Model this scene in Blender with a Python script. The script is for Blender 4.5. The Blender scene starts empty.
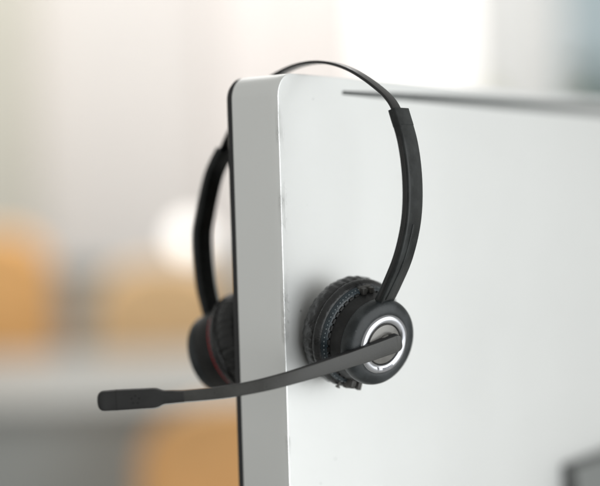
import bpy, bmesh, math, random
from mathutils import Vector, Matrix, noise
random.seed(7)
S = bpy.context.scene
COL = S.collection
R = math.radians

# ------------------------------------------------------------------ materials
def nodes(name):
    m = bpy.data.materials.new(name); m.use_nodes = True
    nt = m.node_tree
    return m, nt, nt.nodes['Principled BSDF']

def plain(name, col, rough=.5, metal=0., bump=0., bscale=400., vary=0., vscale=60., rvary=0., coat=0., emit=0., spec=.5):
    m, nt, b = nodes(name)
    b.inputs['Base Color'].default_value = (*col, 1)
    b.inputs['Roughness'].default_value = rough
    b.inputs['Metallic'].default_value = metal
    b.inputs['Specular IOR Level'].default_value = spec
    b.inputs['Coat Weight'].default_value = coat
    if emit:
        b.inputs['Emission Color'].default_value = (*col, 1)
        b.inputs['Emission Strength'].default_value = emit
    tc = nt.nodes.new('ShaderNodeTexCoord')
    if vary or rvary:
        n = nt.nodes.new('ShaderNodeTexNoise'); n.inputs['Scale'].default_value = vscale
        n.inputs['Detail'].default_value = 6
        nt.links.new(tc.outputs['Object'], n.inputs['Vector'])
        if vary:
            r = nt.nodes.new('ShaderNodeMapRange')
            r.inputs['From Min'].default_value = .3; r.inputs['From Max'].default_value = .7
            r.inputs['To Min'].default_value = 1 - vary; r.inputs['To Max'].default_value = 1 + vary
            nt.links.new(n.outputs['Fac'], r.inputs['Value'])
            x = nt.nodes.new('ShaderNodeMix'); x.data_type = 'RGBA'; x.blend_type = 'MULTIPLY'
            x.inputs['Factor'].default_value = 1
            x.inputs[6].default_value = (*col, 1)
            nt.links.new(r.outputs['Result'], x.inputs[7])
            nt.links.new(x.outputs[2], b.inputs['Base Color'])
        if rvary:
            r2 = nt.nodes.new('ShaderNodeMapRange')
            r2.inputs['From Min'].default_value = .3; r2.inputs['From Max'].default_value = .7
            r2.inputs['To Min'].default_value = max(.02, rough - rvary); r2.inputs['To Max'].default_value = rough + rvary
            nt.links.new(n.outputs['Fac'], r2.inputs['Value'])
            nt.links.new(r2.outputs['Result'], b.inputs['Roughness'])
    if bump:
        n2 = nt.nodes.new('ShaderNodeTexNoise'); n2.inputs['Scale'].default_value = bscale
        n2.inputs['Detail'].default_value = 4
        nt.links.new(tc.outputs['Object'], n2.inputs['Vector'])
        bp = nt.nodes.new('ShaderNodeBump'); bp.inputs['Strength'].default_value = bump
        bp.inputs['Distance'].default_value = .0005
        nt.links.new(n2.outputs['Fac'], bp.inputs['Height'])
        nt.links.new(bp.outputs['Normal'], b.inputs['Normal'])
    return m

def dusty(name, col, dust, rough, amount=.5, bump=.25, bscale=1500., spec=.30):
    """worn black plastic: smudges, fine light specks of dust, a few hairline scratches"""
    m, nt, b = nodes(name)
    L = nt.links.new
    tc = nt.nodes.new('ShaderNodeTexCoord')
    n1 = nt.nodes.new('ShaderNodeTexNoise'); n1.inputs['Scale'].default_value = 90; n1.inputs['Detail'].default_value = 8
    n1.inputs['Roughness'].default_value = .65
    L(tc.outputs['Object'], n1.inputs['Vector'])
    r1 = nt.nodes.new('ShaderNodeMapRange'); r1.inputs['From Min'].default_value = .42; r1.inputs['From Max'].default_value = .75
    r1.inputs['To Max'].default_value = amount * .5
    L(n1.outputs['Fac'], r1.inputs['Value'])
    v = nt.nodes.new('ShaderNodeTexVoronoi'); v.inputs['Scale'].default_value = 420
    L(tc.outputs['Object'], v.inputs['Vector'])
    r2 = nt.nodes.new('ShaderNodeMapRange'); r2.inputs['From Min'].default_value = .16; r2.inputs['From Max'].default_value = .04
    r2.inputs['To Max'].default_value = 1.
    L(v.outputs['Distance'], r2.inputs['Value'])
    sep = nt.nodes.new('ShaderNodeSeparateColor'); L(v.outputs['Color'], sep.inputs['Color'])
    r3 = nt.nodes.new('ShaderNodeMath'); r3.operation = 'GREATER_THAN'; r3.inputs[1].default_value = .86
    L(sep.outputs['Red'], r3.inputs[0])
    mu = nt.nodes.new('ShaderNodeMath'); mu.operation = 'MULTIPLY'; L(r2.outputs['Result'], mu.inputs[0]); L(r3.outputs[0], mu.inputs[1])
    mu2 = nt.nodes.new('ShaderNodeMath'); mu2.operation = 'MULTIPLY'; L(mu.outputs[0], mu2.inputs[0]); mu2.inputs[1].default_value = amount * .9
    mp = nt.nodes.new('ShaderNodeMapping'); mp.inputs['Rotation'].default_value = (.4, .9, .6)
    mp.inputs['Scale'].default_value = (400, 18, 60)
    L(tc.outputs['Object'], mp.inputs['Vector'])
    n3 = nt.nodes.new('ShaderNodeTexNoise'); n3.inputs['Scale'].default_value = 1.5; n3.inputs['Detail'].default_value = 2
    L(mp.outputs['Vector'], n3.inputs['Vector'])
    r4 = nt.nodes.new('ShaderNodeMapRange'); r4.inputs['From Min'].default_value = .72; r4.inputs['From Max'].default_value = .78
    r4.inputs['To Max'].default_value = amount * .5
    L(n3.outputs['Fac'], r4.inputs['Value'])
    ad = nt.nodes.new('ShaderNodeMath'); ad.operation = 'ADD'; L(r1.outputs['Result'], ad.inputs[0]); L(mu2.outputs[0], ad.inputs[1])
    ad2 = nt.nodes.new('ShaderNodeMath'); ad2.operation = 'ADD'; ad2.use_clamp = True; L(ad.outputs[0], ad2.inputs[0]); L(r4.outputs['Result'], ad2.inputs[1])
    x = nt.nodes.new('ShaderNodeMix'); x.data_type = 'RGBA'
    x.inputs[6].default_value = (*col, 1); x.inputs[7].default_value = (*dust, 1)
    L(ad2.outputs[0], x.inputs['Factor']); L(x.outputs[2], b.inputs['Base Color'])
    rr = nt.nodes.new('ShaderNodeMapRange'); rr.inputs['From Min'].default_value = .3; rr.inputs['From Max'].default_value = .7
    rr.inputs['To Min'].default_value = rough - .08; rr.inputs['To Max'].default_value = rough + .1
    L(n1.outputs['Fac'], rr.inputs['Value']); L(rr.outputs['Result'], b.inputs['Roughness'])
    b.inputs['Specular IOR Level'].default_value = spec
    n2 = nt.nodes.new('ShaderNodeTexNoise'); n2.inputs['Scale'].default_value = bscale
    L(tc.outputs['Object'], n2.inputs['Vector'])
    bp = nt.nodes.new('ShaderNodeBump'); bp.inputs['Strength'].default_value = bump; bp.inputs['Distance'].default_value = .0002
    L(n2.outputs['Fac'], bp.inputs['Height']); L(bp.outputs['Normal'], b.inputs['Normal'])
    return m

def aluminium():
    """bead blasted aluminium with faint smudges, chipped corner and a few dark nicks"""
    m, nt, b = nodes('blasted_aluminium')
    L = nt.links.new
    tc = nt.nodes.new('ShaderNodeTexCoord')
    sx = nt.nodes.new('ShaderNodeSeparateXYZ'); L(tc.outputs['Object'], sx.inputs[0])
    base = (.80, .81, .80)
    # broad smudges
    n1 = nt.nodes.new('ShaderNodeTexNoise'); n1.inputs['Scale'].default_value = 9; n1.inputs['Detail'].default_value = 5
    L(tc.outputs['Object'], n1.inputs['Vector'])
    r1 = nt.nodes.new('ShaderNodeMapRange'); r1.inputs['From Min'].default_value = .3; r1.inputs['From Max'].default_value = .7
    r1.inputs['To Min'].default_value = .985; r1.inputs['To Max'].default_value = 1.015
    L(n1.outputs['Fac'], r1.inputs['Value'])
    # sparse dark nicks
    v = nt.nodes.new('ShaderNodeTexVoronoi'); v.inputs['Scale'].default_value = 75
    L(tc.outputs['Object'], v.inputs['Vector'])
    r2 = nt.nodes.new('ShaderNodeMapRange'); r2.inputs['From Min'].default_value = .035; r2.inputs['From Max'].default_value = .07
    L(v.outputs['Distance'], r2.inputs['Value'])
    sep = nt.nodes.new('ShaderNodeSeparateColor'); L(v.outputs['Color'], sep.inputs['Color'])
    lt = nt.nodes.new('ShaderNodeMath'); lt.operation = 'LESS_THAN'; lt.inputs[1].default_value = .84; L(sep.outputs['Green'], lt.inputs[0])
    mx = nt.nodes.new('ShaderNodeMath'); mx.operation = 'MAXIMUM'; L(r2.outputs['Result'], mx.inputs[0]); L(lt.outputs[0], mx.inputs[1])
    mr = nt.nodes.new('ShaderNodeMapRange'); mr.inputs['To Min'].default_value = .55; L(mx.outputs[0], mr.inputs['Value'])
    m1 = nt.nodes.new('ShaderNodeMath'); m1.operation = 'MULTIPLY'; L(r1.outputs['Result'], m1.inputs[0]); L(mr.outputs['Result'], m1.inputs[1])
    # fine grain
    n2 = nt.nodes.new('ShaderNodeTexNoise'); n2.inputs['Scale'].default_value = 2500
    L(tc.outputs['Object'], n2.inputs['Vector'])
    x = nt.nodes.new('ShaderNodeMix'); x.data_type = 'RGBA'; x.blend_type = 'MULTIPLY'; x.inputs['Factor'].default_value = 1
    x.inputs[6].default_value = (*base, 1); L(m1.outputs[0], x.inputs[7])
    L(x.outputs[2], b.inputs['Base Color'])
    b.inputs['Metallic'].default_value = .6
    rr = nt.nodes.new('ShaderNodeMapRange'); rr.inputs['From Min'].default_value = .3; rr.inputs['From Max'].default_value = .7
    rr.inputs['To Min'].default_value = .365; rr.inputs['To Max'].default_value = .39
    L(n1.outputs['Fac'], rr.inputs['Value']); L(rr.outputs['Result'], b.inputs['Roughness'])
    # chips only along the back corner (object x near 0, y near 0)
    n4 = nt.nodes.new('ShaderNodeTexNoise'); n4.inputs['Scale'].default_value = 150; n4.inputs['Detail'].default_value = 4
    L(tc.outputs['Object'], n4.inputs['Vector'])
    n5 = nt.nodes.new('ShaderNodeTexNoise'); n5.inputs['Scale'].default_value = 22; n5.inputs['Detail'].default_value = 2
    L(tc.outputs['Object'], n5.inputs['Vector'])
    r5 = nt.nodes.new('ShaderNodeMapRange'); r5.inputs['From Min'].default_value = .50; r5.inputs['From Max'].default_value = .60
    L(n5.outputs['Fac'], r5.inputs['Value'])
    ab = nt.nodes.new('ShaderNodeMath'); ab.operation = 'ABSOLUTE'; L(sx.outputs['X'], ab.inputs[0])
    near = nt.nodes.new('ShaderNodeMapRange'); near.inputs['From Min'].default_value = .0035; near.inputs['From Max'].default_value = .0
    L(ab.outputs[0], near.inputs['Value'])
    ab2 = nt.nodes.new('ShaderNodeMath'); ab2.operation = 'ABSOLUTE'; L(sx.outputs['Y'], ab2.inputs[0])
    near2 = nt.nodes.new('ShaderNodeMapRange'); near2.inputs['From Min'].default_value = .0022; near2.inputs['From Max'].default_value = .0
    L(ab2.outputs[0], near2.inputs['Value'])
    pr = nt.nodes.new('ShaderNodeMath'); pr.operation = 'MULTIPLY'; L(near.outputs['Result'], pr.inputs[0]); L(near2.outputs['Result'], pr.inputs[1])
    pr2 = nt.nodes.new('ShaderNodeMath'); pr2.operation = 'MULTIPLY'; L(pr.outputs[0], pr2.inputs[0]); L(r5.outputs['Result'], pr2.inputs[1])
    ch = nt.nodes.new('ShaderNodeMath'); ch.operation = 'MULTIPLY'; L(pr2.outputs[0], ch.inputs[0]); L(n4.outputs['Fac'], ch.inputs[1])
    sm = nt.nodes.new('ShaderNodeMath'); sm.operation = 'MULTIPLY_ADD'; L(n2.outputs['Fac'], sm.inputs[0]); sm.inputs[1].default_value = .05
    L(ch.outputs[0], sm.inputs[2])
    # thin dark outlines round the chipped patches of the corner
    n6 = nt.nodes.new('ShaderNodeTexNoise'); n6.inputs['Scale'].default_value = 260; n6.inputs['Detail'].default_value = 3
    mp6 = nt.nodes.new('ShaderNodeMapping'); mp6.inputs['Scale'].default_value = (1, 1, .45); L(tc.outputs['Object'], mp6.inputs['Vector']); L(mp6.outputs['Vector'], n6.inputs['Vector'])
    d6 = nt.nodes.new('ShaderNodeMath'); d6.operation = 'COMPARE'; d6.inputs[1].default_value = .55; d6.inputs[2].default_value = .022; L(n6.outputs['Fac'], d6.inputs[0])
    zone = nt.nodes.new('ShaderNodeMapRange'); zone.inputs['From Min'].default_value = .0058; zone.inputs['From Max'].default_value = .0040; L(ab.outputs[0], zone.inputs['Value'])
    zone2 = nt.nodes.new('ShaderNodeMapRange'); zone2.inputs['From Min'].default_value = .002; zone2.inputs['From Max'].default_value = .0012; L(ab2.outputs[0], zone2.inputs['Value'])
    z1 = nt.nodes.new('ShaderNodeMath'); z1.operation = 'MULTIPLY'; L(zone.outputs['Result'], z1.inputs[0]); L(zone2.outputs['Result'], z1.inputs[1])
    z2 = nt.nodes.new('ShaderNodeMath'); z2.operation = 'MULTIPLY'; L(z1.outputs[0], z2.inputs[0]); L(r5.outputs['Result'], z2.inputs[1])
    z3 = nt.nodes.new('ShaderNodeMath'); z3.operation = 'MULTIPLY'; L(z2.outputs[0], z3.inputs[0]); L(d6.outputs[0], z3.inputs[1])
    z4 = nt.nodes.new('ShaderNodeMapRange'); z4.inputs['To Min'].default_value = 1.; z4.inputs['To Max'].default_value = .78; L(z3.outputs[0], z4.inputs['Value'])
    z5 = nt.nodes.new('ShaderNodeMath'); z5.operation = 'MULTIPLY'; L(m1.outputs[0], z5.inputs[0]); L(z4.outputs['Result'], z5.inputs[1]); L(z5.outputs[0], x.inputs[7])
    bp = nt.nodes.new('ShaderNodeBump'); bp.inputs['Strength'].default_value = .7; bp.inputs['Distance'].default_value = .003
    L(sm.outputs[0], bp.inputs['Height']); L(bp.outputs['Normal'], b.inputs['Normal'])
    return m

MAT = dict(
    alu=aluminium(),
    stand=plain('stand_aluminium', (.22, .23, .225), .4, .5, vary=.03, vscale=20),
    standside=plain('stand_painted_shade', (.05, .052, .05), .5, .2, vary=.05),  # dark colour stands for shade on the stand's side and top edge
    gasket=plain('black_gasket_rubber', (.012, .012, .013), .5, bump=.2, bscale=900),
    glass=plain('black_screen_glass', (.006, .006, .007), .05, coat=.4, vary=.02),
    slot=plain('dark_vent_recess', (.13, .138, .134), .7, vary=.1, vscale=200),
    plastic=dusty('worn_black_plastic', (.010, .0115, .0115), (.09, .10, .10), .34, .42),
    shell=dusty('soft_touch_shell', (.012, .0145, .0155), (.11, .12, .125), .36, .55),
    matte=dusty('matte_black_body', (.006, .006, .006), (.08, .08, .08), .5, .45, spec=.3),
    boom=dusty('boom_plastic_shaded', (.016, .016, .017), (.08, .08, .08), .5, .2, spec=.3),  # darker body paints the shade along the boom's top
    face=dusty('boom_plastic_lit', (.037, .0365, .034), (.11, .11, .105), .34, .4),  # paler tone paints the lit front of the same boom
    mic=dusty('black_mic_plastic', (.019, .019, .019), (.08, .08, .08), .5, .2),
    hole=plain('hole_black', (.004, .004, .004), .8, vary=.1),
    leather=plain('wrinkled_leatherette', (.015, .0153, .0155), .32, bump=.6, bscale=700, vary=.45, vscale=120, rvary=.12, spec=.36),
    stitchband=plain('stitched_leatherette', (.013, .022, .028), .28, bump=.4, bscale=900, vary=.3, vscale=150, rvary=.1),
    thread=plain('pale_thread', (.17, .19, .20), .7, vary=.2, vscale=500),
    lug=dusty('scuffed_hinge_plastic', (.045, .043, .040), (.26, .25, .23), .4, .8),
    chrome=plain('satin_chrome', (.40, .405, .425), .2, 1., rvary=.05, vscale=150),
    disc=plain('brushed_grey_disc', (.16, .155, .145), .38, .55, vary=.12, vscale=300, rvary=.08),
    steel=plain('black_spring_steel', (.018, .018, .018), .3, .3, vary=.2, vscale=100, rvary=.08),
    red=plain('red_marker', (.30, .008, .012), .45, vary=.1),
    ink=plain('dark_print', (.16, .16, .17), .6, vary=.1),
    # room behind
    wall=plain('warm_white_wall', (.80, .765, .74), .9, vary=.03, vscale=1.2),
    column=plain('beige_column_paint', (.68, .66, .58), .9, vary=.03, vscale=2),
    greywall=plain('cool_grey_panel', (.88, .885, .88), .8, vary=.03, vscale=2),
    bluewall=plain('blue_glass_panel', (.50, .60, .645), .3, vary=.04, vscale=2),
    pane=plain('bright_window_pane', (1., .975, .955), .4, emit=.70, vary=.01),
    curtain=plain('glowing_white_curtain', (.88, .845, .825), .9, emit=.07, vary=.02),  # slight glow painted in to grade the window's brightness
    frame=plain('white_window_frame', (.8, .79, .77), .5, vary=.02, vscale=8),
    floor=plain('grey_carpet', (.22, .22, .21), .95, bump=.3, bscale=200, vary=.15, vscale=40),
    palechair=plain('pale_orange_upholstery', (.76, .52, .28), .85, bump=.3, bscale=300, vary=.1, vscale=20),
    tanchair=plain('tan_orange_upholstery', (.90, .53, .23), .85, bump=.3, bscale=300, vary=.1, vscale=20),
    orange=plain('orange_upholstery', (.84, .47, .18), .85, bump=.3, bscale=300, vary=.1, vscale=20),
    chairleg=plain('dark_chair_metal', (.05, .05, .05), .4, .5, vary=.1),
    tabletop=plain('grey_laminate', (.36, .365, .35), .5, vary=.05, vscale=6),
    tablebody=plain('grey_table_panel', (.50, .52, .51), .6, vary=.06, vscale=6),
    cabinet=plain('blue_grey_cabinet', (.36, .38, .37), .6, vary=.05, vscale=6),
    lamp=plain('glowing_globe', (1., .97, .93), .4, emit=1.7, vary=.01),
    leaf=plain('plant_leaf', (.07, .13, .05), .5, vary=.35, vscale=15),
    yleaf=plain('yellow_plant_leaf', (.34, .36, .10), .5, vary=.3, vscale=15),
    stem=plain('plant_stem', (.10, .09, .04), .7, vary=.2),
    pot=plain('white_pot', (.6, .6, .58), .5, vary=.05),
    desk=plain('white_desk_laminate', (.62, .61, .59), .5, vary=.03, vscale=8),
)

# ------------------------------------------------------------------ object helpers
def finish(bm, name, mat, parent=None, smooth=35, loc=None):
    bmesh.ops.recalc_face_normals(bm, faces=bm.faces)
    me = bpy.data.meshes.new(name); bm.to_mesh(me); bm.free()
    if smooth:
        for p in me.polygons: p.use_smooth = True
        me.set_sharp_from_angle(angle=R(smooth))
    me.materials.append(MAT[mat] if isinstance(mat, str) else mat)
    o = bpy.data.objects.new(name, me); COL.objects.link(o)
    if parent: o.parent = parent
    if loc is not None: o.location = loc
    return o

def thing(name, label, cat, loc=(0, 0, 0), rz=0., group=None):
    o = bpy.data.objects.new(name, None); COL.objects.link(o)
    o.empty_display_size = .05
    o.location = loc; o.rotation_euler = (0, 0, rz)
    o['label'] = label; o['category'] = cat
    if group: o['group'] = group
    return o

def box(bm, lo, hi, bev=0., seg=2):
    ret = bmesh.ops.create_cube(bm, size=1)
    vs = ret['verts']
    for v in vs:
        v.co = Vector([lo[i] + (v.co[i] + .5) * (hi[i] - lo[i]) for i in range(3)])
    if bev:
        es = list({e for v in vs for e in v.link_edges})
        bmesh.ops.bevel(bm, geom=es, offset=bev, segments=seg, affect='EDGES', profile=.5)

def catmull(pts, n):
    P = [Vector(p) for p in pts]; out = []
    for i in range(len(P) - 1):
        p0 = P[i - 1] if i else P[0] * 2 - P[1]
        p1, p2 = P[i], P[i + 1]
        p3 = P[i + 2] if i + 2 < len(P) else P[-1] * 2 - P[-2]
        for k in range(n):
            t = k / n
            out.append(.5 * ((2 * p1) + (p2 - p0) * t + (2 * p0 - 5 * p1 + 4 * p2 - p3) * t * t + (3 * p1 - p0 - 3 * p2 + p3) * t ** 3))
    out.append(P[-1]); return out

def lerp_list(vals, n):
    out = []
    for i in range(len(vals) - 1):
        for k in range(n):
            t = k / n; t = t * t * (3 - 2 * t)
            out.append(vals[i] + (vals[i + 1] - vals[i]) * t)
    out.append(vals[-1]); return out

def rrect(w, h, r, seg=4):
    r = min(r, w / 2 - 1e-6, h / 2 - 1e-6); pts = []
    for cx, cy, a0 in ((w/2-r, h/2-r, 0), (-w/2+r, h/2-r, 90), (-w/2+r, -h/2+r, 180), (w/2-r, -h/2+r, 270)):
        for k in range(seg + 1):
            a = R(a0 + 90 * k / seg); pts.append((cx + r * math.cos(a), cy + r * math.sin(a)))
    return pts

def sweep(bm, path, ws, hs, wdir, rad=.001, cap=True, seg=4, roundend=0):
    """sweep a rounded rectangle; wdir(i) gives the direction of the profile's width"""
    rings = []; n = len(path)
    for i, p in enumerate(path):
        t = (path[min(i+1, n-1)] - path[max(i-1, 0)]).normalized()
        w = wdir(i) if callable(wdir) else Vector(wdir)
        w = (w - t * w.dot(t)).normalized(); h = t.cross(w).normalized()
        rings.append([bm.verts.new(p + w * x + h * y) for x, y in rrect(ws[i], hs[i], rad, seg)])
    for a, b in zip(rings, rings[1:]):
        m = len(a)
        for k in range(m): bm.faces.new((a[k], a[(k+1) % m], b[(k+1) % m], b[k]))
    if cap:
        bm.faces.new(rings[0][::-1]); bm.faces.new(rings[-1])
    return rings

def frame(axis, ref=(0, 0, 1)):
    a = Vector(axis).normalized(); r = Vector(ref); x = (r - a * r.dot(a)).normalized(); y = a.cross(x)
    return x, y, a

def lathe(bm, o, axis, prof, segs=96, disp=None, ref=(0, 0, 1), close=False, a0=0., a1=360.):
    x, y, a = frame(axis, ref); o = Vector(o); full = abs(a1 - a0 - 360) < 1e-6
    rings = []
    for j in range(segs if full else segs + 1):
        th = R(a0 + (a1 - a0) * j / segs); ring = []
        for i, (r, z) in enumerate(prof):
            if disp: r, z = disp(i, th, r, z)
            ring.append(bm.verts.new(o + a * z + (x * math.cos(th) + y * math.sin(th)) * r))
        rings.append(ring)
    m = len(prof); cnt = len(rings)
    for j in range(cnt if full else cnt - 1):
        A, B = rings[j], rings[(j+1) % cnt]
        for i in range(m if close else m - 1):
            k = (i + 1) % m
            bm.faces.new((A[i], A[k], B[k], B[i]))
    if not full and close:
        bm.faces.new(rings[0]); bm.faces.new(rings[-1][::-1])
    bmesh.ops.remove_doubles(bm, verts=bm.verts, dist=1e-7)

# ------------------------------------------------------------------ monitor (local x along the back, y towards the screen, z up)
MON = Vector((.0012, 0, 0)); ROT = R(52)
W, ZT, ZB, TH, RC = .78, .5163, .075, .0335, .013
mon = thing('desktop_monitor', 'silver aluminium desktop computer seen from behind with the headset hung over its corner', 'computer monitor', MON, ROT)

def outline(inset=0., seg=10, w=W, zt=ZT, zb=ZB, rc=RC):
    r = rc - inset; pts = []
    for cx, cz, a0 in ((w-rc, zt-rc, 0), (rc, zt-rc, 90), (rc, zb+rc, 180), (w-rc, zb+rc, 270)):
        for k in range(seg + 1):
            a = R(a0 + 90 * k / seg); pts.append((cx + r * math.cos(a), cz + r * math.sin(a)))
    return pts

bm = bmesh.new()
layers = [(.0006, TH), (0., TH - .0006)]
BV = .00045
layers += [(0., .006), (0., BV)] + [(BV * (1 - math.cos(R(t))), BV * (1 - math.sin(R(t)))) for t in (30, 60, 90)] + [(BV + .0008, 0.), (BV + .0022, 0.)]
rings = [[bm.verts.new((x, y, z)) for x, z in outline(ins)] for ins, y in layers]
for a, b in zip(rings, rings[1:]):
    m = len(a)
    for k in range(m): bm.faces.new((a[k], a[(k+1) % m], b[(k+1) % m], b[k]))
# back face with the long vent slot cut out of it
slot = [(.0597, .5064), (.120, .5054), (.240, .5044), (W/2, .5042), (W-.240, .5044), (W-.12, .5054), (W-.0597, .5064),
        (W-.0597, .5086), (W-.12, .5096), (W-.24, .5108), (W/2, .5112), (.240, .5108), (.120, .5096), (.0597, .5086)]
sv = [bm.verts.new((x, 0, z)) for x, z in slot]
se = [bm.edges.new((sv[i], sv[(i+1) % len(sv)])) for i in range(len(sv))]
last = rings[-1]
oe = [bm.edges.get((last[i], last[(i+1) % len(last)])) for i in range(len(last))]
bmesh.ops.triangle_fill(bm, edges=oe + se, use_beauty=True, use_dissolve=False)
bmesh.ops.contextual_create(bm, geom=rings[0])
housing = finish(bm, 'housing', 'alu', mon, 30)

bm = bmesh.new()
a = [bm.verts.new((x, 0, z)) for x, z in slot]; b = [bm.verts.new((x, .005, z)) for x, z in slot]
m = len(slot)
for k in range(m): bm.faces.new((a[k], a[(k+1) % m], b[(k+1) % m], b[k]))
bm.faces.new(b)
for i in range(90):                                   # ribs deep in the slot
    x = .14 + i * (W - .28) / 89
    box(bm, (x - .0007, .0025, .5066), (x + .0007, .0049, .5084))
finish(bm, 'vent_slot', 'slot', mon, 30)

bm = bmesh.new()
rings = [[bm.verts.new((x, y, z)) for x, z in outline(ins)] for ins, y in ((.0008, TH), (.0002, TH + .0005), (.0002, TH + .0024), (.001, TH + .003))]
for a, b in zip(rings, rings[1:]):
    m = len(a)
    for k in range(m): bm.faces.new((a[k], a[(k+1) % m], b[(k+1) % m], b[k]))
bm.faces.new(rings[0]); bm.faces.new(rings[-1])
finish(bm, 'gasket', 'gasket', mon, 40)
bm = bmesh.new()
rings = [[bm.verts.new((x, y, z)) for x, z in outline(ins)] for ins, y in ((.0016, TH + .003), (.0016, TH + .0044), (.0022, TH + .005))]
for a, b in zip(rings, rings[1:]):
    m = len(a)
    for k in range(m): bm.faces.new((a[k], a[(k+1) % m], b[(k+1) % m], b[k]))
bm.faces.new(rings[-1]); bm.faces.new(rings[0])
finish(bm, 'screen_glass', 'glass', mon, 40)

# stand: block coloured dark for shade at its side and top, carrying a sloping aluminium plate, with foot
SX = .318
def prism(prof, x0, x1):
    bm = bmesh.new()
    a = [bm.verts.new((x0, y, z)) for y, z in prof]; b = [bm.verts.new((x1, y, z)) for y, z in prof]
    for k in range(len(prof)): bm.faces.new((a[k], a[(k+1) % len(prof)], b[(k+1) % len(prof)], b[k]))
    bm.faces.new(a); bm.faces.new(b[::-1]); return bm
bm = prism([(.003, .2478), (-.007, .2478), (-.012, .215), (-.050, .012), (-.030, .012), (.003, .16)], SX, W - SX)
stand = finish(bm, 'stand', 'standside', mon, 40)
bm = prism([(-.0072, .2455), (-.0090, .2452), (-.0140, .215), (-.0522, .012), (-.0502, .012), (-.0122, .215)], SX + .0022, W - SX - .0022)
bmesh.ops.bevel(bm, geom=list(bm.edges), offset=.0005, segments=2, affect='EDGES')
finish(bm, 'plate', 'stand', stand, 40)
bm = bmesh.new(); box(bm, (SX - .03, -.10, .0005), (W - SX + .03, .12, .0118), .002); finish(bm, 'foot', 'stand', stand, 40)

# ------------------------------------------------------------------ headset
HU = .033
hang = Vector((HU, .0185, .5170))                       # where the band rests on the monitor's top
hs_loc = Matrix.Rotation(ROT, 3, 'Z') @ hang + MON
hs = thing('headset', 'black call centre headset with microphone boom hung over the top corner of the silver monitor', 'headset', hs_loc, ROT)
def H(p): return Vector(p) - hang                        # monitor coordinates -> headset coordinates

far_arm = [(-.0670, .4772), (-.0771, .4627), (-.0853, .4389), (-.0884, .4238), (-.0870, .3996), (-.0836, .3846), (-.0795, .372)]
near_arm = [(.0567, .4935), (.0622, .4750), (.0644, .4545), (.0630, .4340), (.0573, .4145), (.0490, .3985), (.0430, .3885)]
band = [(-.0800, .4570), (-.0670, .4795), (-.0530, .4985), (-.0360, .5135), (-.0190, .5207), (-.0030, .5233), (.0120, .5220), (.0270, .5168), (.0420, .5075), (.0530, .4975), (.0600, .4830)]
def hp(n, z): return H((HU, -n, z))

def out_dir(path, i):
    n = len(path); t = (path[min(i+1, n-1)] - path[max(i-1, 0)]).normalized()
    return t
bm = bmesh.new()
bp = catmull([hp(n, z) for n, z in band], 8)
sweep(bm, bp, [.0085]*len(bp), [.0017]*len(bp), (1, 0, 0), .0008, seg=4)
finish(bm, 'headband', 'steel', hs, 50)

def arm(pts, side):
    path = catmull([hp(n, z) for n, z in pts], 10); n = len(path)
    bm = bmesh.new()
    ws = [.0138]*n; hs_ = [.0050]*n
    ws[0], hs_[0] = .0130, .0042
    for i in range(n):
        t = i / (n-1)
        ws[i] *= 1 - .08 * max(0, (t - .75) / .25)
    sweep(bm, path, ws, hs_, (1, 0, 0), .0011, seg=4)
    o = finish(bm, 'slider_arm', 'plastic', hs, 40)
    # collar at the top end
    bm = bmesh.new(); k = 6
    sweep(bm, path[:k], [.0141]*k, [.0053]*k, (1, 0, 0), .0012, seg=4)
    finish(bm, 'collar', 'plastic', o, 40)
    # raised rail running down the outer face, wider towards the cup
    bm = bmesh.new(); off = []
    for i in range(int(n * .52), n - 4):
        t = (path[i+1] - path[i-1]).normalized(); outv = Vector((1, 0, 0)).cross(t)
        if outv.y * side > 0: outv = -outv
        off.append(path[i] + outv * .0025 + Vector((-.0012, 0, 0)))
    m = len(off)
    sweep(bm, off, [.0015 + .0045 * (i / m) for i in range(m)], [.0011]*m, (1, 0, 0), .0005, seg=3)
    finish(bm, 'rail', 'plastic', o, 40)
    # groove line along the side facing the corner
    bm = bmesh.new()
    gp = [p + Vector((-ws[i]/2, 0, 0)) for i, p in enumerate(path)][8:n-3]
    sweep(bm, gp, [.0007]*len(gp), [.0016]*len(gp), (1, 0, 0), .0003, seg=2)
    finish(bm, 'side_seam', 'steel', o, 40)
    return o
arm(near_arm, 1); arm(far_arm, -1)

# ---- ear cups
def smooth_prof(pts, n=4): return [(p.x, p.z) for p in catmull([(r, 0, z) for r, z in pts], n)]
MM = .001
def pad_disp(seed, zfall):
    def f(i, th, r, z):
        v = Vector((math.cos(th) * 6, math.sin(th) * 6, z * 300 + seed))
        creased = 0.
        for fr, am in ((38, .0009), (61, .0004)):
            ph = fr * th + 2.2 * noise.noise(Vector((math.cos(th)*3, math.sin(th)*3, seed))) + 600 * z * math.sin(3*th + seed) * .3
            creased += am * (abs(math.sin(ph * .5)) ** .35 - .8)
        w = max(0., min(1., (r - .024) / .006)) * (1 if z < .0045 else zfall)
        r2 = r + w * (creased + .0005 * noise.noise(v))
        return r2, z + .0004 * w * noise.noise(v * 1.7)
    return f

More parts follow.
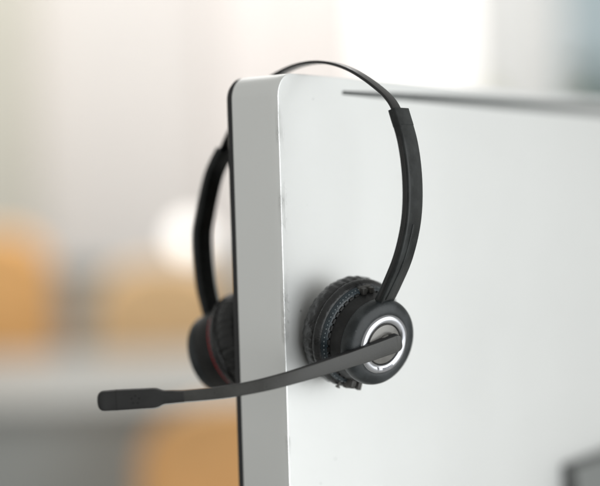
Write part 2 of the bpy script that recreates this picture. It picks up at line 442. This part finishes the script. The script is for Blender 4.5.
def ear_cup(o, axis, seed, ext=0.):
    """o: centre of the pad's widest plane, axis: outward; both in headset coordinates"""
    x, y, a = frame(axis)
    # the hard body: dark cone and soft-touch cap
    bm = bmesh.new()
    body = smooth_prof([(.004, .009), (.0225, .010), (.0252, .0125), (.0248 + ext*.15, .0165 + ext*.5), (.0240 + ext*.1, .0208 + ext)], 4)
    lathe(bm, o, axis, body, 96)
    cup = finish(bm, 'ear_cup', 'matte', hs, 40)
    bm = bmesh.new()
    cap = smooth_prof([(.0236, .0206), (.0243, .0212), (.0245, .0228), (.0243, .0250), (.0233, .0272), (.0212, .0286), (.0185, .0292), (.0165, .0290), (.0160, .0284), (.0004, .0282)], 5)
    cap = [(r, z + ext) for r, z in cap]
    lathe(bm, o, axis, cap, 96)
    finish(bm, 'outer_shell', 'shell', cup, 60)
    # cushion: creased rim behind the piping, then the sloping front
    bm = bmesh.new()
    rim = smooth_prof([(.0120, -.004), (.0170, -.0078), (.0235, -.0092), (.0280, -.0072), (.0303, -.0035), (.0309, .0), (.0305, .0028), (.0298, .0042)], 6)
    lathe(bm, o, axis, rim, 240, pad_disp(seed, .3))
    finish(bm, 'ear_cushion', 'leather', cup, 70)
    bm = bmesh.new()
    front = smooth_prof([(.0298, .0040), (.0310, .0052), (.0308, .0070), (.0296, .0086), (.0284, .0092)], 5)
    lathe(bm, o, axis, front, 200, pad_disp(seed + 4, .16))
    finish(bm, 'cushion_edge', 'leather', cup, 70)
    bm = bmesh.new()
    sb = smooth_prof([(.0286, .0088), (.0284, .0098), (.0276, .0110), (.0266, .0118), (.0255, .0122)], 4)
    lathe(bm, o, axis, sb, 160)
    finish(bm, 'stitched_band', 'stitchband', cup, 60)
    bm = bmesh.new()
    for k in range(74):
        th = R(360 * k / 74); c = Vector(o) + a * .0110 + (x * math.cos(th) + y * math.sin(th)) * .0277
        s = bmesh.ops.create_icosphere(bm, subdivisions=1, radius=.00037)['verts']
        tdir = -x * math.sin(th) + y * math.cos(th)
        for v in s: v.co = c + v.co + tdir * v.co.dot(tdir) * .4
    finish(bm, 'stitching', 'thread', cup, 60)
    # saw-tooth retaining ring between band and body
    bm = bmesh.new()
    for k in range(40):
        th0 = 360 * k / 40
        lathe(bm, o, axis, [(.0250, .0112), (.0262, .0118), (.0262, .0128), (.0250, .0134)], 3, a0=th0, a1=th0 + 6, close=True)
    finish(bm, 'retaining_ring', 'matte', cup, 40)
    # hinge lugs of the yoke, top and bottom
    def lug(th, w, h, d, z0, r0, mat='lug'):
        c, s = math.cos(R(th)), math.sin(R(th)); rr = x*c + y*s; tt = -x*s + y*c
        bm = bmesh.new()
        def bb(t0, t1, r_0, r_1, z_0, z_1, bev=.0004):
            b2 = bmesh.new(); box(b2, (t0, r_0, z_0), (t1, r_1, z_1), bev)
            for v in b2.verts: v.co = Vector(o) + tt*v.co.x + rr*v.co.y + a*v.co.z
            tmp = bpy.data.meshes.new('tmp'); b2.to_mesh(tmp); b2.free(); bm.from_mesh(tmp); bpy.data.meshes.remove(tmp)
        bb(-w/2, w/2, r0, r0 + h, z0, z0 + d*.45)
        bb(-w/2, -w*.18, r0 + h*.1, r0 + h*.85, z0 + d*.4, z0 + d)
        bb(w*.12, w*.45, r0 + h*.05, r0 + h*.95, z0 + d*.4, z0 + d)
        bb(-w*.1, w*.08, r0 + h*.2, r0 + h*.7, z0 + d*.4, z0 + d*.8)
        return bm
    b1 = lug(6, .0085, .0042, .0052, .0095, .0246)
    finish(b1, 'hinge_lug', 'lug', cup, 30)
    b1 = lug(171, .0085, .0066, .0072, .0088, .0240)
    # little pin beside the lower lug
    th = 158; rr = x*math.cos(R(th)) + y*math.sin(R(th))
    pc = Vector(o) + rr*.0300 + a*.0085
    lathe(b1, pc, rr, [(.0001, -.003), (.0008, -.003), (.0008, .0012), (.0014, .0014), (.0014, .0022), (.0001, .0024)], 12)
    finish(b1, 'hinge_lug', 'lug', cup, 30)
    return cup, (x, y, a)

cl = Vector((-.235, -.9526, -.215)).normalized()                      # outward axis of the near cup (monitor coordinates)
PC = Vector((.0382, -.0165, .3724))
near, (ex, ey, ea) = ear_cup(H(PC), cl, 1.3)
near['label'] = 'near ear cup with chrome ring'
bm = bmesh.new()
lathe(bm, H(PC), cl, smooth_prof([(.0116, .0284), (.0117, .0293), (.0122, .0299), (.0132, .0303), (.0146, .0304), (.0158, .0301), (.0166, .0294), (.0170, .0286)], 4), 128)
finish(bm, 'chrome_ring', 'chrome', near, 60)
bm = bmesh.new()
lathe(bm, H(PC), cl, [(.00005, .0297), (.004, .0297), (.0105, .0296), (.0110, .0294), (.0113, .0288), (.0115, .0284)], 96)
finish(bm, 'centre_disc', 'disc', near, 40)
# small mark and row of tiny strokes printed low on the ring
bm = bmesh.new()
def ringpt(th, r, z=.03050): return H(PC) + ea*z + (ex*math.cos(R(th)) + ey*math.sin(R(th)))*r
def stroke(t0, r0, t1, r1, w=.00022):
    p, q = ringpt(t0, r0), ringpt(t1, r1); d = (q-p).normalized(); s = ea.cross(d).normalized()*w/2
    vs = [bm.verts.new(v) for v in (p-s, q-s, q+s, p+s)]; bm.faces.new(vs)
SG = 1
EM = 180
for (t0, r0, t1, r1) in ((9, .0127, 5, .0146), (5, .0146, 2.5, .0137), (7, .0137, 3, .0130)):
    stroke(EM - t0*SG - 8, r0, EM - t1*SG - 8, r1, .0005)
k = 0.
for gl in range(12):
    t = EM + 1 + gl*2.6
    stroke(t, .0132, t + .2, .0147, .00034)
    if gl % 3 != 1: stroke(t, .0138 + .0006*(gl % 2), t + 1.6, .0138 + .0006*(gl % 2), .00034)
finish(bm, 'ring_emblem', 'ink', near, 0)

cf = Vector((-.08, .945, -.30))
cf.normalize()
PF = Vector((.0337, .0505, .3640))
EX = .0045
far, _ = ear_cup(H(PF), cf, 5.7, EX)
far['label'] = 'far ear cup with red side marker'
bm = bmesh.new()
lathe(bm, H(PF), cf, [(.0240, .0128), (.0258, .0129), (.0258, .0139), (.0240, .0141)], 60, a0=40, a1=140, close=True)
finish(bm, 'side_marker', 'red', far, 40)
bm = bmesh.new()
lathe(bm, H(PF), cf, [(.0240, .0128), (.0258, .0129), (.0258, .0139), (.0240, .0141)], 60, a0=220, a1=320, close=True)
finish(bm, 'side_marker', 'red', far, 40)
bm = bmesh.new()
lathe(bm, H(PF), cf, smooth_prof([(.0112, .0284 + EX), (.0119, .0301 + EX), (.0152, .0301 + EX), (.0164, .0286 + EX)], 5), 96)
finish(bm, 'chrome_ring', 'chrome', far, 60)

# ---- microphone boom
bpts = [(.0348, -.0492, .3670), (.0220, -.0427, .3632), (.0052, -.0360, .3598), (-.0103, -.0262, .3554), (-.0217, -.0182, .3521), (-.0396, -.0005, .3466), (-.0559, .0188, .3454), (-.0640, .0292, .3449)]
N = 8
path = catmull([H(p) for p in bpts], N)
for it in range(60):
    path = [path[0]] + [(path[i-1] + path[i]*2 + path[i+1]) / 4 for i in range(1, len(path)-1)] + [path[-1]]
ws = lerp_list([.0100, .0094, .0084, .0075, .0071, .0066, .0062, .0060], N)
hs2 = lerp_list([.0042, .0042, .0042, .0040, .0038, .0036, .0034, .0034], N)
up = (Vector((0, 0, 1)) - ea * ea.z).normalized()
dirs = [up.lerp(Vector((0, 0, 1)), min(1, i / (len(path) * .6))) for i in range(len(path))]
# rounded outer end over the pivot
t0 = (path[0] - path[1]).normalized(); e0 = path[0]
pre = []; pw = []; ph = []
for k in range(6):
    a_ = R(80 - k * 16); pre.append(e0 + t0 * .0030 * math.sin(a_)); pw.append(.0100 * (.42 + .58 * math.cos(a_))); ph.append(.0038 + .0004*k/5)
path = pre + path; ws = pw + ws; hs2 = ph + hs2; dirs = [up]*6 + dirs
bm = bmesh.new()
sweep(bm, path, ws, hs2, lambda i: dirs[i], .0009, seg=4)
boom = finish(bm, 'microphone_boom', 'boom', hs, 40)
bm = bmesh.new(); fp = []
for i, p in enumerate(path):
    t = (path[min(i+1, len(path)-1)] - path[max(i-1, 0)]).normalized(); w_ = dirs[i]; w_ = (w_ - t*w_.dot(t)).normalized(); nn = t.cross(w_)
    if nn.dot(ea) < 0 and i < 20: nn = -nn
    if i >= 20 and nn.dot(fp[-1][1]) < 0: nn = -nn
    fp.append((p + nn * (hs2[i]/2 + .0001), nn))
sweep(bm, [q for q, _ in fp], [x * .965 for x in ws], [.0007]*len(fp), lambda i: dirs[i], .0003, seg=3)
finish(bm, 'lit_front_strip', 'face', boom, 40)
bm = bmesh.new()
pv = H(PC) + ea * .0290 + ex * .0012
lathe(bm, pv, cl, [(.0001, .0), (.0046, .0), (.0046, .0020), (.0042, .0026), (.0001, .0026)], 48)
finish(bm, 'pivot', 'disc', boom, 40)
# capsule
mpts = [(-.0585, .0222, .34515), (-.0643, .0298, .3449), (-.0682, .0360, .3445), (-.0779, .0500, .3439), (-.0831, .0567, .3436)]
mp = catmull([H(p) for p in mpts], 8)
mw = lerp_list([.0064, .0071, .0106, .0110, .0108], 8); mh = lerp_list([.0054, .0056, .0062, .0064, .0062], 8)
tt = (mp[-1] - mp[-2]).normalized(); e1 = mp[-1]
for k in range(1, 8):
    a_ = R(90 * k / 7.4); mp.append(e1 + tt * .0034 * math.sin(a_)); mw.append(.0108 - .0034*2*(1 - math.cos(a_))); mh.append(.0062 - .0018*(1 - math.cos(a_)))
bm = bmesh.new()
sweep(bm, mp, mw, mh, (0, 0, 1), .0021, seg=6)
mic = finish(bm, 'microphone', 'mic', boom, 45)
pc = mp[20]; td = (mp[21] - mp[19]).normalized(); wd = (Vector((0, 0, 1)) - td*td.z).normalized(); nd = td.cross(wd)
if nd.y > 0: nd = -nd
if nd.dot(Vector((-1, -1, 0))) < 0: nd = -nd
bm = bmesh.new()
for k in range(5):
    a_ = R(72*k + 20); c = pc + nd * .00305 + (td * math.cos(a_) + wd * math.sin(a_)) * .0021
    lathe(bm, c, nd, [(.0001, .00022), (.00055, .00020), (.0007, .0), (.0007, -.0004)], 12)
finish(bm, 'sound_hole', 'hole', boom, 40)
bm = bmesh.new()
i0 = 25
sweep(bm, mp[i0:i0+2], [mw[i0]+.00012]*2, [mh[i0]+.00012]*2, (0, 0, 1), .0021, seg=6)
for v in bm.verts:
    pass
c0 = mp[i0]
for v in bm.verts: v.co = c0 + (v.co - c0) - td * (v.co - c0).dot(td) * .75
finish(bm, 'capsule_seam', 'hole', boom, 45)

# ------------------------------------------------------------------ desk the monitor stands on
FL = -.73
dk = thing('desk', 'white desk top under the silver monitor', 'desk', (.2, .25, FL))
bm = bmesh.new(); box(bm, (-.55, -.45, .705), (.65, .45, .73), .002); finish(bm, 'desk_top', 'desk', dk, 40)
for sx in (-.52, .58):
    for sy in (-.42, .38):
        bm = bmesh.new(); box(bm, (sx, sy, .004), (sx+.04, sy+.04, .704), .003); finish(bm, 'leg', 'chairleg', dk, 40)

# ------------------------------------------------------------------ room far behind (out of focus)
def structure(name, lo, hi, mat, bev=0.):
    bm = bmesh.new(); box(bm, lo, hi, bev); o = finish(bm, name, mat, None, 0); o['kind'] = 'structure'; return o
structure('floor', (-4, -2.5, FL - .05), (4, 5.6, FL), 'floor')
structure('wall', (-4, 5.45, FL), (-.02, 5.6, 2.6), 'wall')
structure('column', (-1.75, 5.25, FL), (-1.13, 5.449, 2.6), 'column')
structure('wall_panel', (.82, 5.45, FL), (1.19, 5.6, 2.6), 'greywall')
structure('glass_partition', (1.192, 5.45, FL), (4, 5.6, 2.6), 'bluewall')

win = thing('window', 'bright white window behind the monitor, far across the room', 'window', (.38, 5.45, FL))
bm = bmesh.new(); box(bm, (-.40, .03, .5), (.40, .05, 3.2)); finish(bm, 'pane', 'pane', win, 0)
bm = bmesh.new()
box(bm, (-.438, 0, .45), (-.40, .12, 3.3), .004); box(bm, (.40, 0, .45), (.438, .12, 3.3), .004)
box(bm, (-.40, 0, .40), (.40, .12, .50), .004)
box(bm, (-.438, .0, .0), (.438, .12, .399), .004)
finish(bm, 'window_frame', 'frame', win, 40)

cu = thing('curtain', 'added white curtain softening the left side of the bright window', 'curtain', (-.12, 5.32, FL))  # drape added to soften the step from wall to bright pane
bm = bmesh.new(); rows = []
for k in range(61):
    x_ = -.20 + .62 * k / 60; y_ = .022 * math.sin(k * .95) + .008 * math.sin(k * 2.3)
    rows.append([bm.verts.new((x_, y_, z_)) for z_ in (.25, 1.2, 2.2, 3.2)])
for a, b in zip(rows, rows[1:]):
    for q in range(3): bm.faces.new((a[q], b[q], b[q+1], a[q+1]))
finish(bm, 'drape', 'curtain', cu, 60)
bm = bmesh.new(); sweep(bm, [Vector((-.30, 0, 3.22)), Vector((1.1, 0, 3.22))], [.02]*2, [.02]*2, (0, 0, 1), .008); finish(bm, 'rail', 'frame', cu, 40)

def chair(name, label, loc, w, top, mat='orange', rz=0., group='orange chairs around the grey table'):
    t = thing(name, label, 'chair', loc, rz, group)
    bm = bmesh.new(); hh = top - .45; rr_ = [[], []]
    for k in range(40):                               # rounded shell-shaped back
        a = 2*math.pi*k/40; ca, sa = math.cos(a), math.sin(a); e = .55
        xx = w/2 * abs(ca)**e * (1 if ca > 0 else -1); zz = .45 + hh/2 + hh/2 * abs(sa)**e * (1 if sa > 0 else -1)
        for q, yy in enumerate((.16, .24)): rr_[q].append(bm.verts.new((xx, yy + .10*((zz-.5)/.6) - .25*(xx/w)**2, zz)))
    for k in range(40): bm.faces.new((rr_[0][k], rr_[0][(k+1) % 40], rr_[1][(k+1) % 40], rr_[1][k]))
    f0 = bm.faces.new(rr_[0]); f1 = bm.faces.new(rr_[1][::-1])
    bmesh.ops.bevel(bm, geom=list(f0.edges) + list(f1.edges), offset=.025, segments=3, affect='EDGES')
    finish(bm, 'backrest', mat, t, 60)
    bm = bmesh.new(); box(bm, (-w/2, -.26, .40), (w/2, .15, .445), .02, 4); finish(bm, 'seat', mat, t, 60)
    for sx in (-1, 1):
        for sy in (-.22, .17):
            bm = bmesh.new(); sweep(bm, [Vector((sx*(w/2-.05), sy, .40)), Vector((sx*(w/2-.02), sy*1.15, 0))], [.024, .018], [.024, .018], (1, 0, 0), .005)
            finish(bm, 'leg', 'chairleg', t, 40)
    return t
chair('upholstered_chair', 'tallest orange chair, at the left edge of the picture behind the grey table', (-.965, 3.35, FL), .44, 1.10)
chair('upholstered_chair', 'pale orange chair behind the grey table, between the tall orange chair and the monitor', (-.415, 3.35, FL), .42, .99, 'palechair')
chair('upholstered_chair', 'orange chair in front of the grey table, below the microphone', (-.05, 1.75, FL), .52, .78, 'tanchair')

tb = thing('meeting_table', 'long grey meeting table standing between the orange chairs', 'table', (-.9, 2.75, FL))
bm = bmesh.new(); box(bm, (-1.1, -.52, .72), (1.25, .50, .752), .006); finish(bm, 'table_top', 'tabletop', tb, 40)
bm = bmesh.new(); box(bm, (-1.05, -.49, .12), (1.2, -.46, .718), .003); finish(bm, 'front_panel', 'tablebody', tb, 40)
for sx in (-1.04, 1.13):
    bm = bmesh.new(); box(bm, (sx, -.45, .004), (sx+.06, .44, .718), .004); finish(bm, 'leg', 'tablebody', tb, 40)

cb = thing('low_cabinet', 'low blue grey cabinet against the wall behind the orange chairs', 'cabinet', (-.15, 4.35, FL))
bm = bmesh.new(); box(bm, (-.72, -.2, .06), (.72, .2, .93), .006); finish(bm, 'carcass', 'cabinet', cb, 40)
bm = bmesh.new(); box(bm, (-.74, -.215, .931), (.74, .21, .955), .004); finish(bm, 'cabinet_top', 'cabinet', cb, 40)
for k in range(3):
    bm = bmesh.new(); box(bm, (-.70 + k*.47, -.222, .09), (-.70 + k*.47 + .455, -.202, .91), .004); d = finish(bm, 'door', 'cabinet', cb, 40)
    bm = bmesh.new(); box(bm, (-.70 + k*.47 + .40, -.24, .45), (-.70 + k*.47 + .415, -.2221, .6), .004); finish(bm, 'handle', 'chairleg', d, 40)
bm = bmesh.new(); box(bm, (-.68, -.16, .0), (.68, .16, .059)); finish(bm, 'plinth', 'chairleg', cb, 40)

lp = thing('globe_lamp', 'small glowing white globe lamp on the cabinet, left of the headset', 'lamp', (-.377, 4.25, FL + .9555))
bm = bmesh.new(); lathe(bm, (0, 0, 0), (0, 0, 1), [(.0001, 0), (.035, 0), (.035, .008), (.010, .014), (.008, .04), (.0001, .04)], 32, ref=(1, 0, 0)); finish(bm, 'base', 'frame', lp, 40)
bm = bmesh.new(); s = bmesh.ops.create_uvsphere(bm, u_segments=32, v_segments=20, radius=.054)
for v in s['verts']: v.co.z += .088
finish(bm, 'shade', 'lamp', lp, 60)

def plant(label, loc, h, leaf, n, rad, seed):
    rnd = random.Random(seed)
    t = thing('potted_plant', label, 'plant', loc, 0, 'potted plants by the far wall')
    bm = bmesh.new(); lathe(bm, (0, 0, 0), (0, 0, 1), [(.0001, .0), (.11, .0), (.14, .30), (.13, .30), (.12, .27), (.0001, .27)], 32, ref=(1, 0, 0)); finish(bm, 'pot', 'pot', t, 40)
    bm = bmesh.new(); tips = []
    for k in range(5):
        a = rnd.uniform(0, 6.28); r = rnd.uniform(.3, 1) * rad * .6
        tip = Vector((r*math.cos(a), r*math.sin(a), h * rnd.uniform(.8, .97)))
        pth = catmull([(0, 0, .27), (tip.x*.3, tip.y*.3, h*.5), tip], 6); tips.append(pth)
        m = len(pth); sweep(bm, pth, [.014 - .009*i/m for i in range(m)], [.014 - .009*i/m for i in range(m)], (1, .1, 0), .003, seg=2)
    finish(bm, 'stem', 'stem', t, 40)
    bm = bmesh.new()
    for k in range(n):
        pth = rnd.choice(tips); p = pth[rnd.randint(len(pth)*2//3, len(pth)-1)]
        a = rnd.uniform(0, 6.28); el = rnd.uniform(-.3, .9); L = rnd.uniform(.10, .2)
        d = Vector((math.cos(a)*math.cos(el), math.sin(a)*math.cos(el), math.sin(el))); s = d.cross(Vector((0, 0, 1))).normalized()
        q = [p, p + d*L*.35 + s*L*.17, p + d*L*.8 + s*L*.1 - Vector((0,0,L*.1)), p + d*L - Vector((0,0,L*.2)), p + d*L*.8 - s*L*.1 - Vector((0,0,L*.1)), p + d*L*.35 - s*L*.17]
        bm.faces.new([bm.verts.new(v) for v in q])
    finish(bm, 'foliage', leaf, t, 0)
plant('yellow green potted plant beside the bright window, above the monitor', (.745, 4.6, FL), 1.68, 'yleaf', 70, .10, 3)
plant('dark green potted plant in front of the blue panel, at the right edge', (1.11, 4.6, FL), 1.70, 'leaf', 200, .2, 9)

# ------------------------------------------------------------------ light
w = bpy.data.worlds.new('World'); S.world = w; w.use_nodes = True
bg = w.node_tree.nodes['Background']; bg.inputs['Color'].default_value = (1., 1., .96, 1); bg.inputs['Strength'].default_value = .53

def area(name, loc, target, size, power, col=(1, 1, 1), sy=None):
    l = bpy.data.lights.new(name, 'AREA'); l.energy = power; l.color = col
    l.shape = 'RECTANGLE'; l.size = size; l.size_y = sy or size
    o = bpy.data.objects.new(name, l); COL.objects.link(o); o.location = loc
    o.rotation_euler = (Vector(target) - Vector(loc)).to_track_quat('-Z', 'Y').to_euler(); return o
area('window_light', (.97, -.66, .27), (.05, .06, .27), 1.6, 19.5, (.955, .985, 1.), 1.3)
area('background_fill', (-.4, 3.6, 2.5), (-.3, 4.2, 0), 2.6, 74, (1., .98, .96))  # added lamp that brightens the room behind, no fitting modelled

# ------------------------------------------------------------------ camera
cam = bpy.data.cameras.new('camera'); co = bpy.data.objects.new('camera', cam); COL.objects.link(co)
co.location = (.011, -.775, .448)
co.rotation_mode = 'XYZ'
f = Vector((0, math.cos(R(-1.86)), math.sin(R(-1.86)))); r0 = Vector((1, 0, 0)); u0 = r0.cross(f)
c, s = math.cos(R(-1.7)), math.sin(R(-1.7))
rr, uu = r0*c + u0*s, u0*c - r0*s
co.rotation_euler = Matrix((rr, uu, -f)).transposed().to_euler()
cam.sensor_width = 36; cam.lens = 1417/600*36; cam.clip_end = 100; cam.clip_start = .02
cam.dof.use_dof = True; cam.dof.focus_distance = .768; cam.dof.aperture_fstop = 2.1
S.camera = co
S.view_settings.view_transform = 'Standard'; S.view_settings.look = 'None'
S.view_settings.exposure = 0; S.view_settings.gamma = 1
S.cycles.use_denoising = True
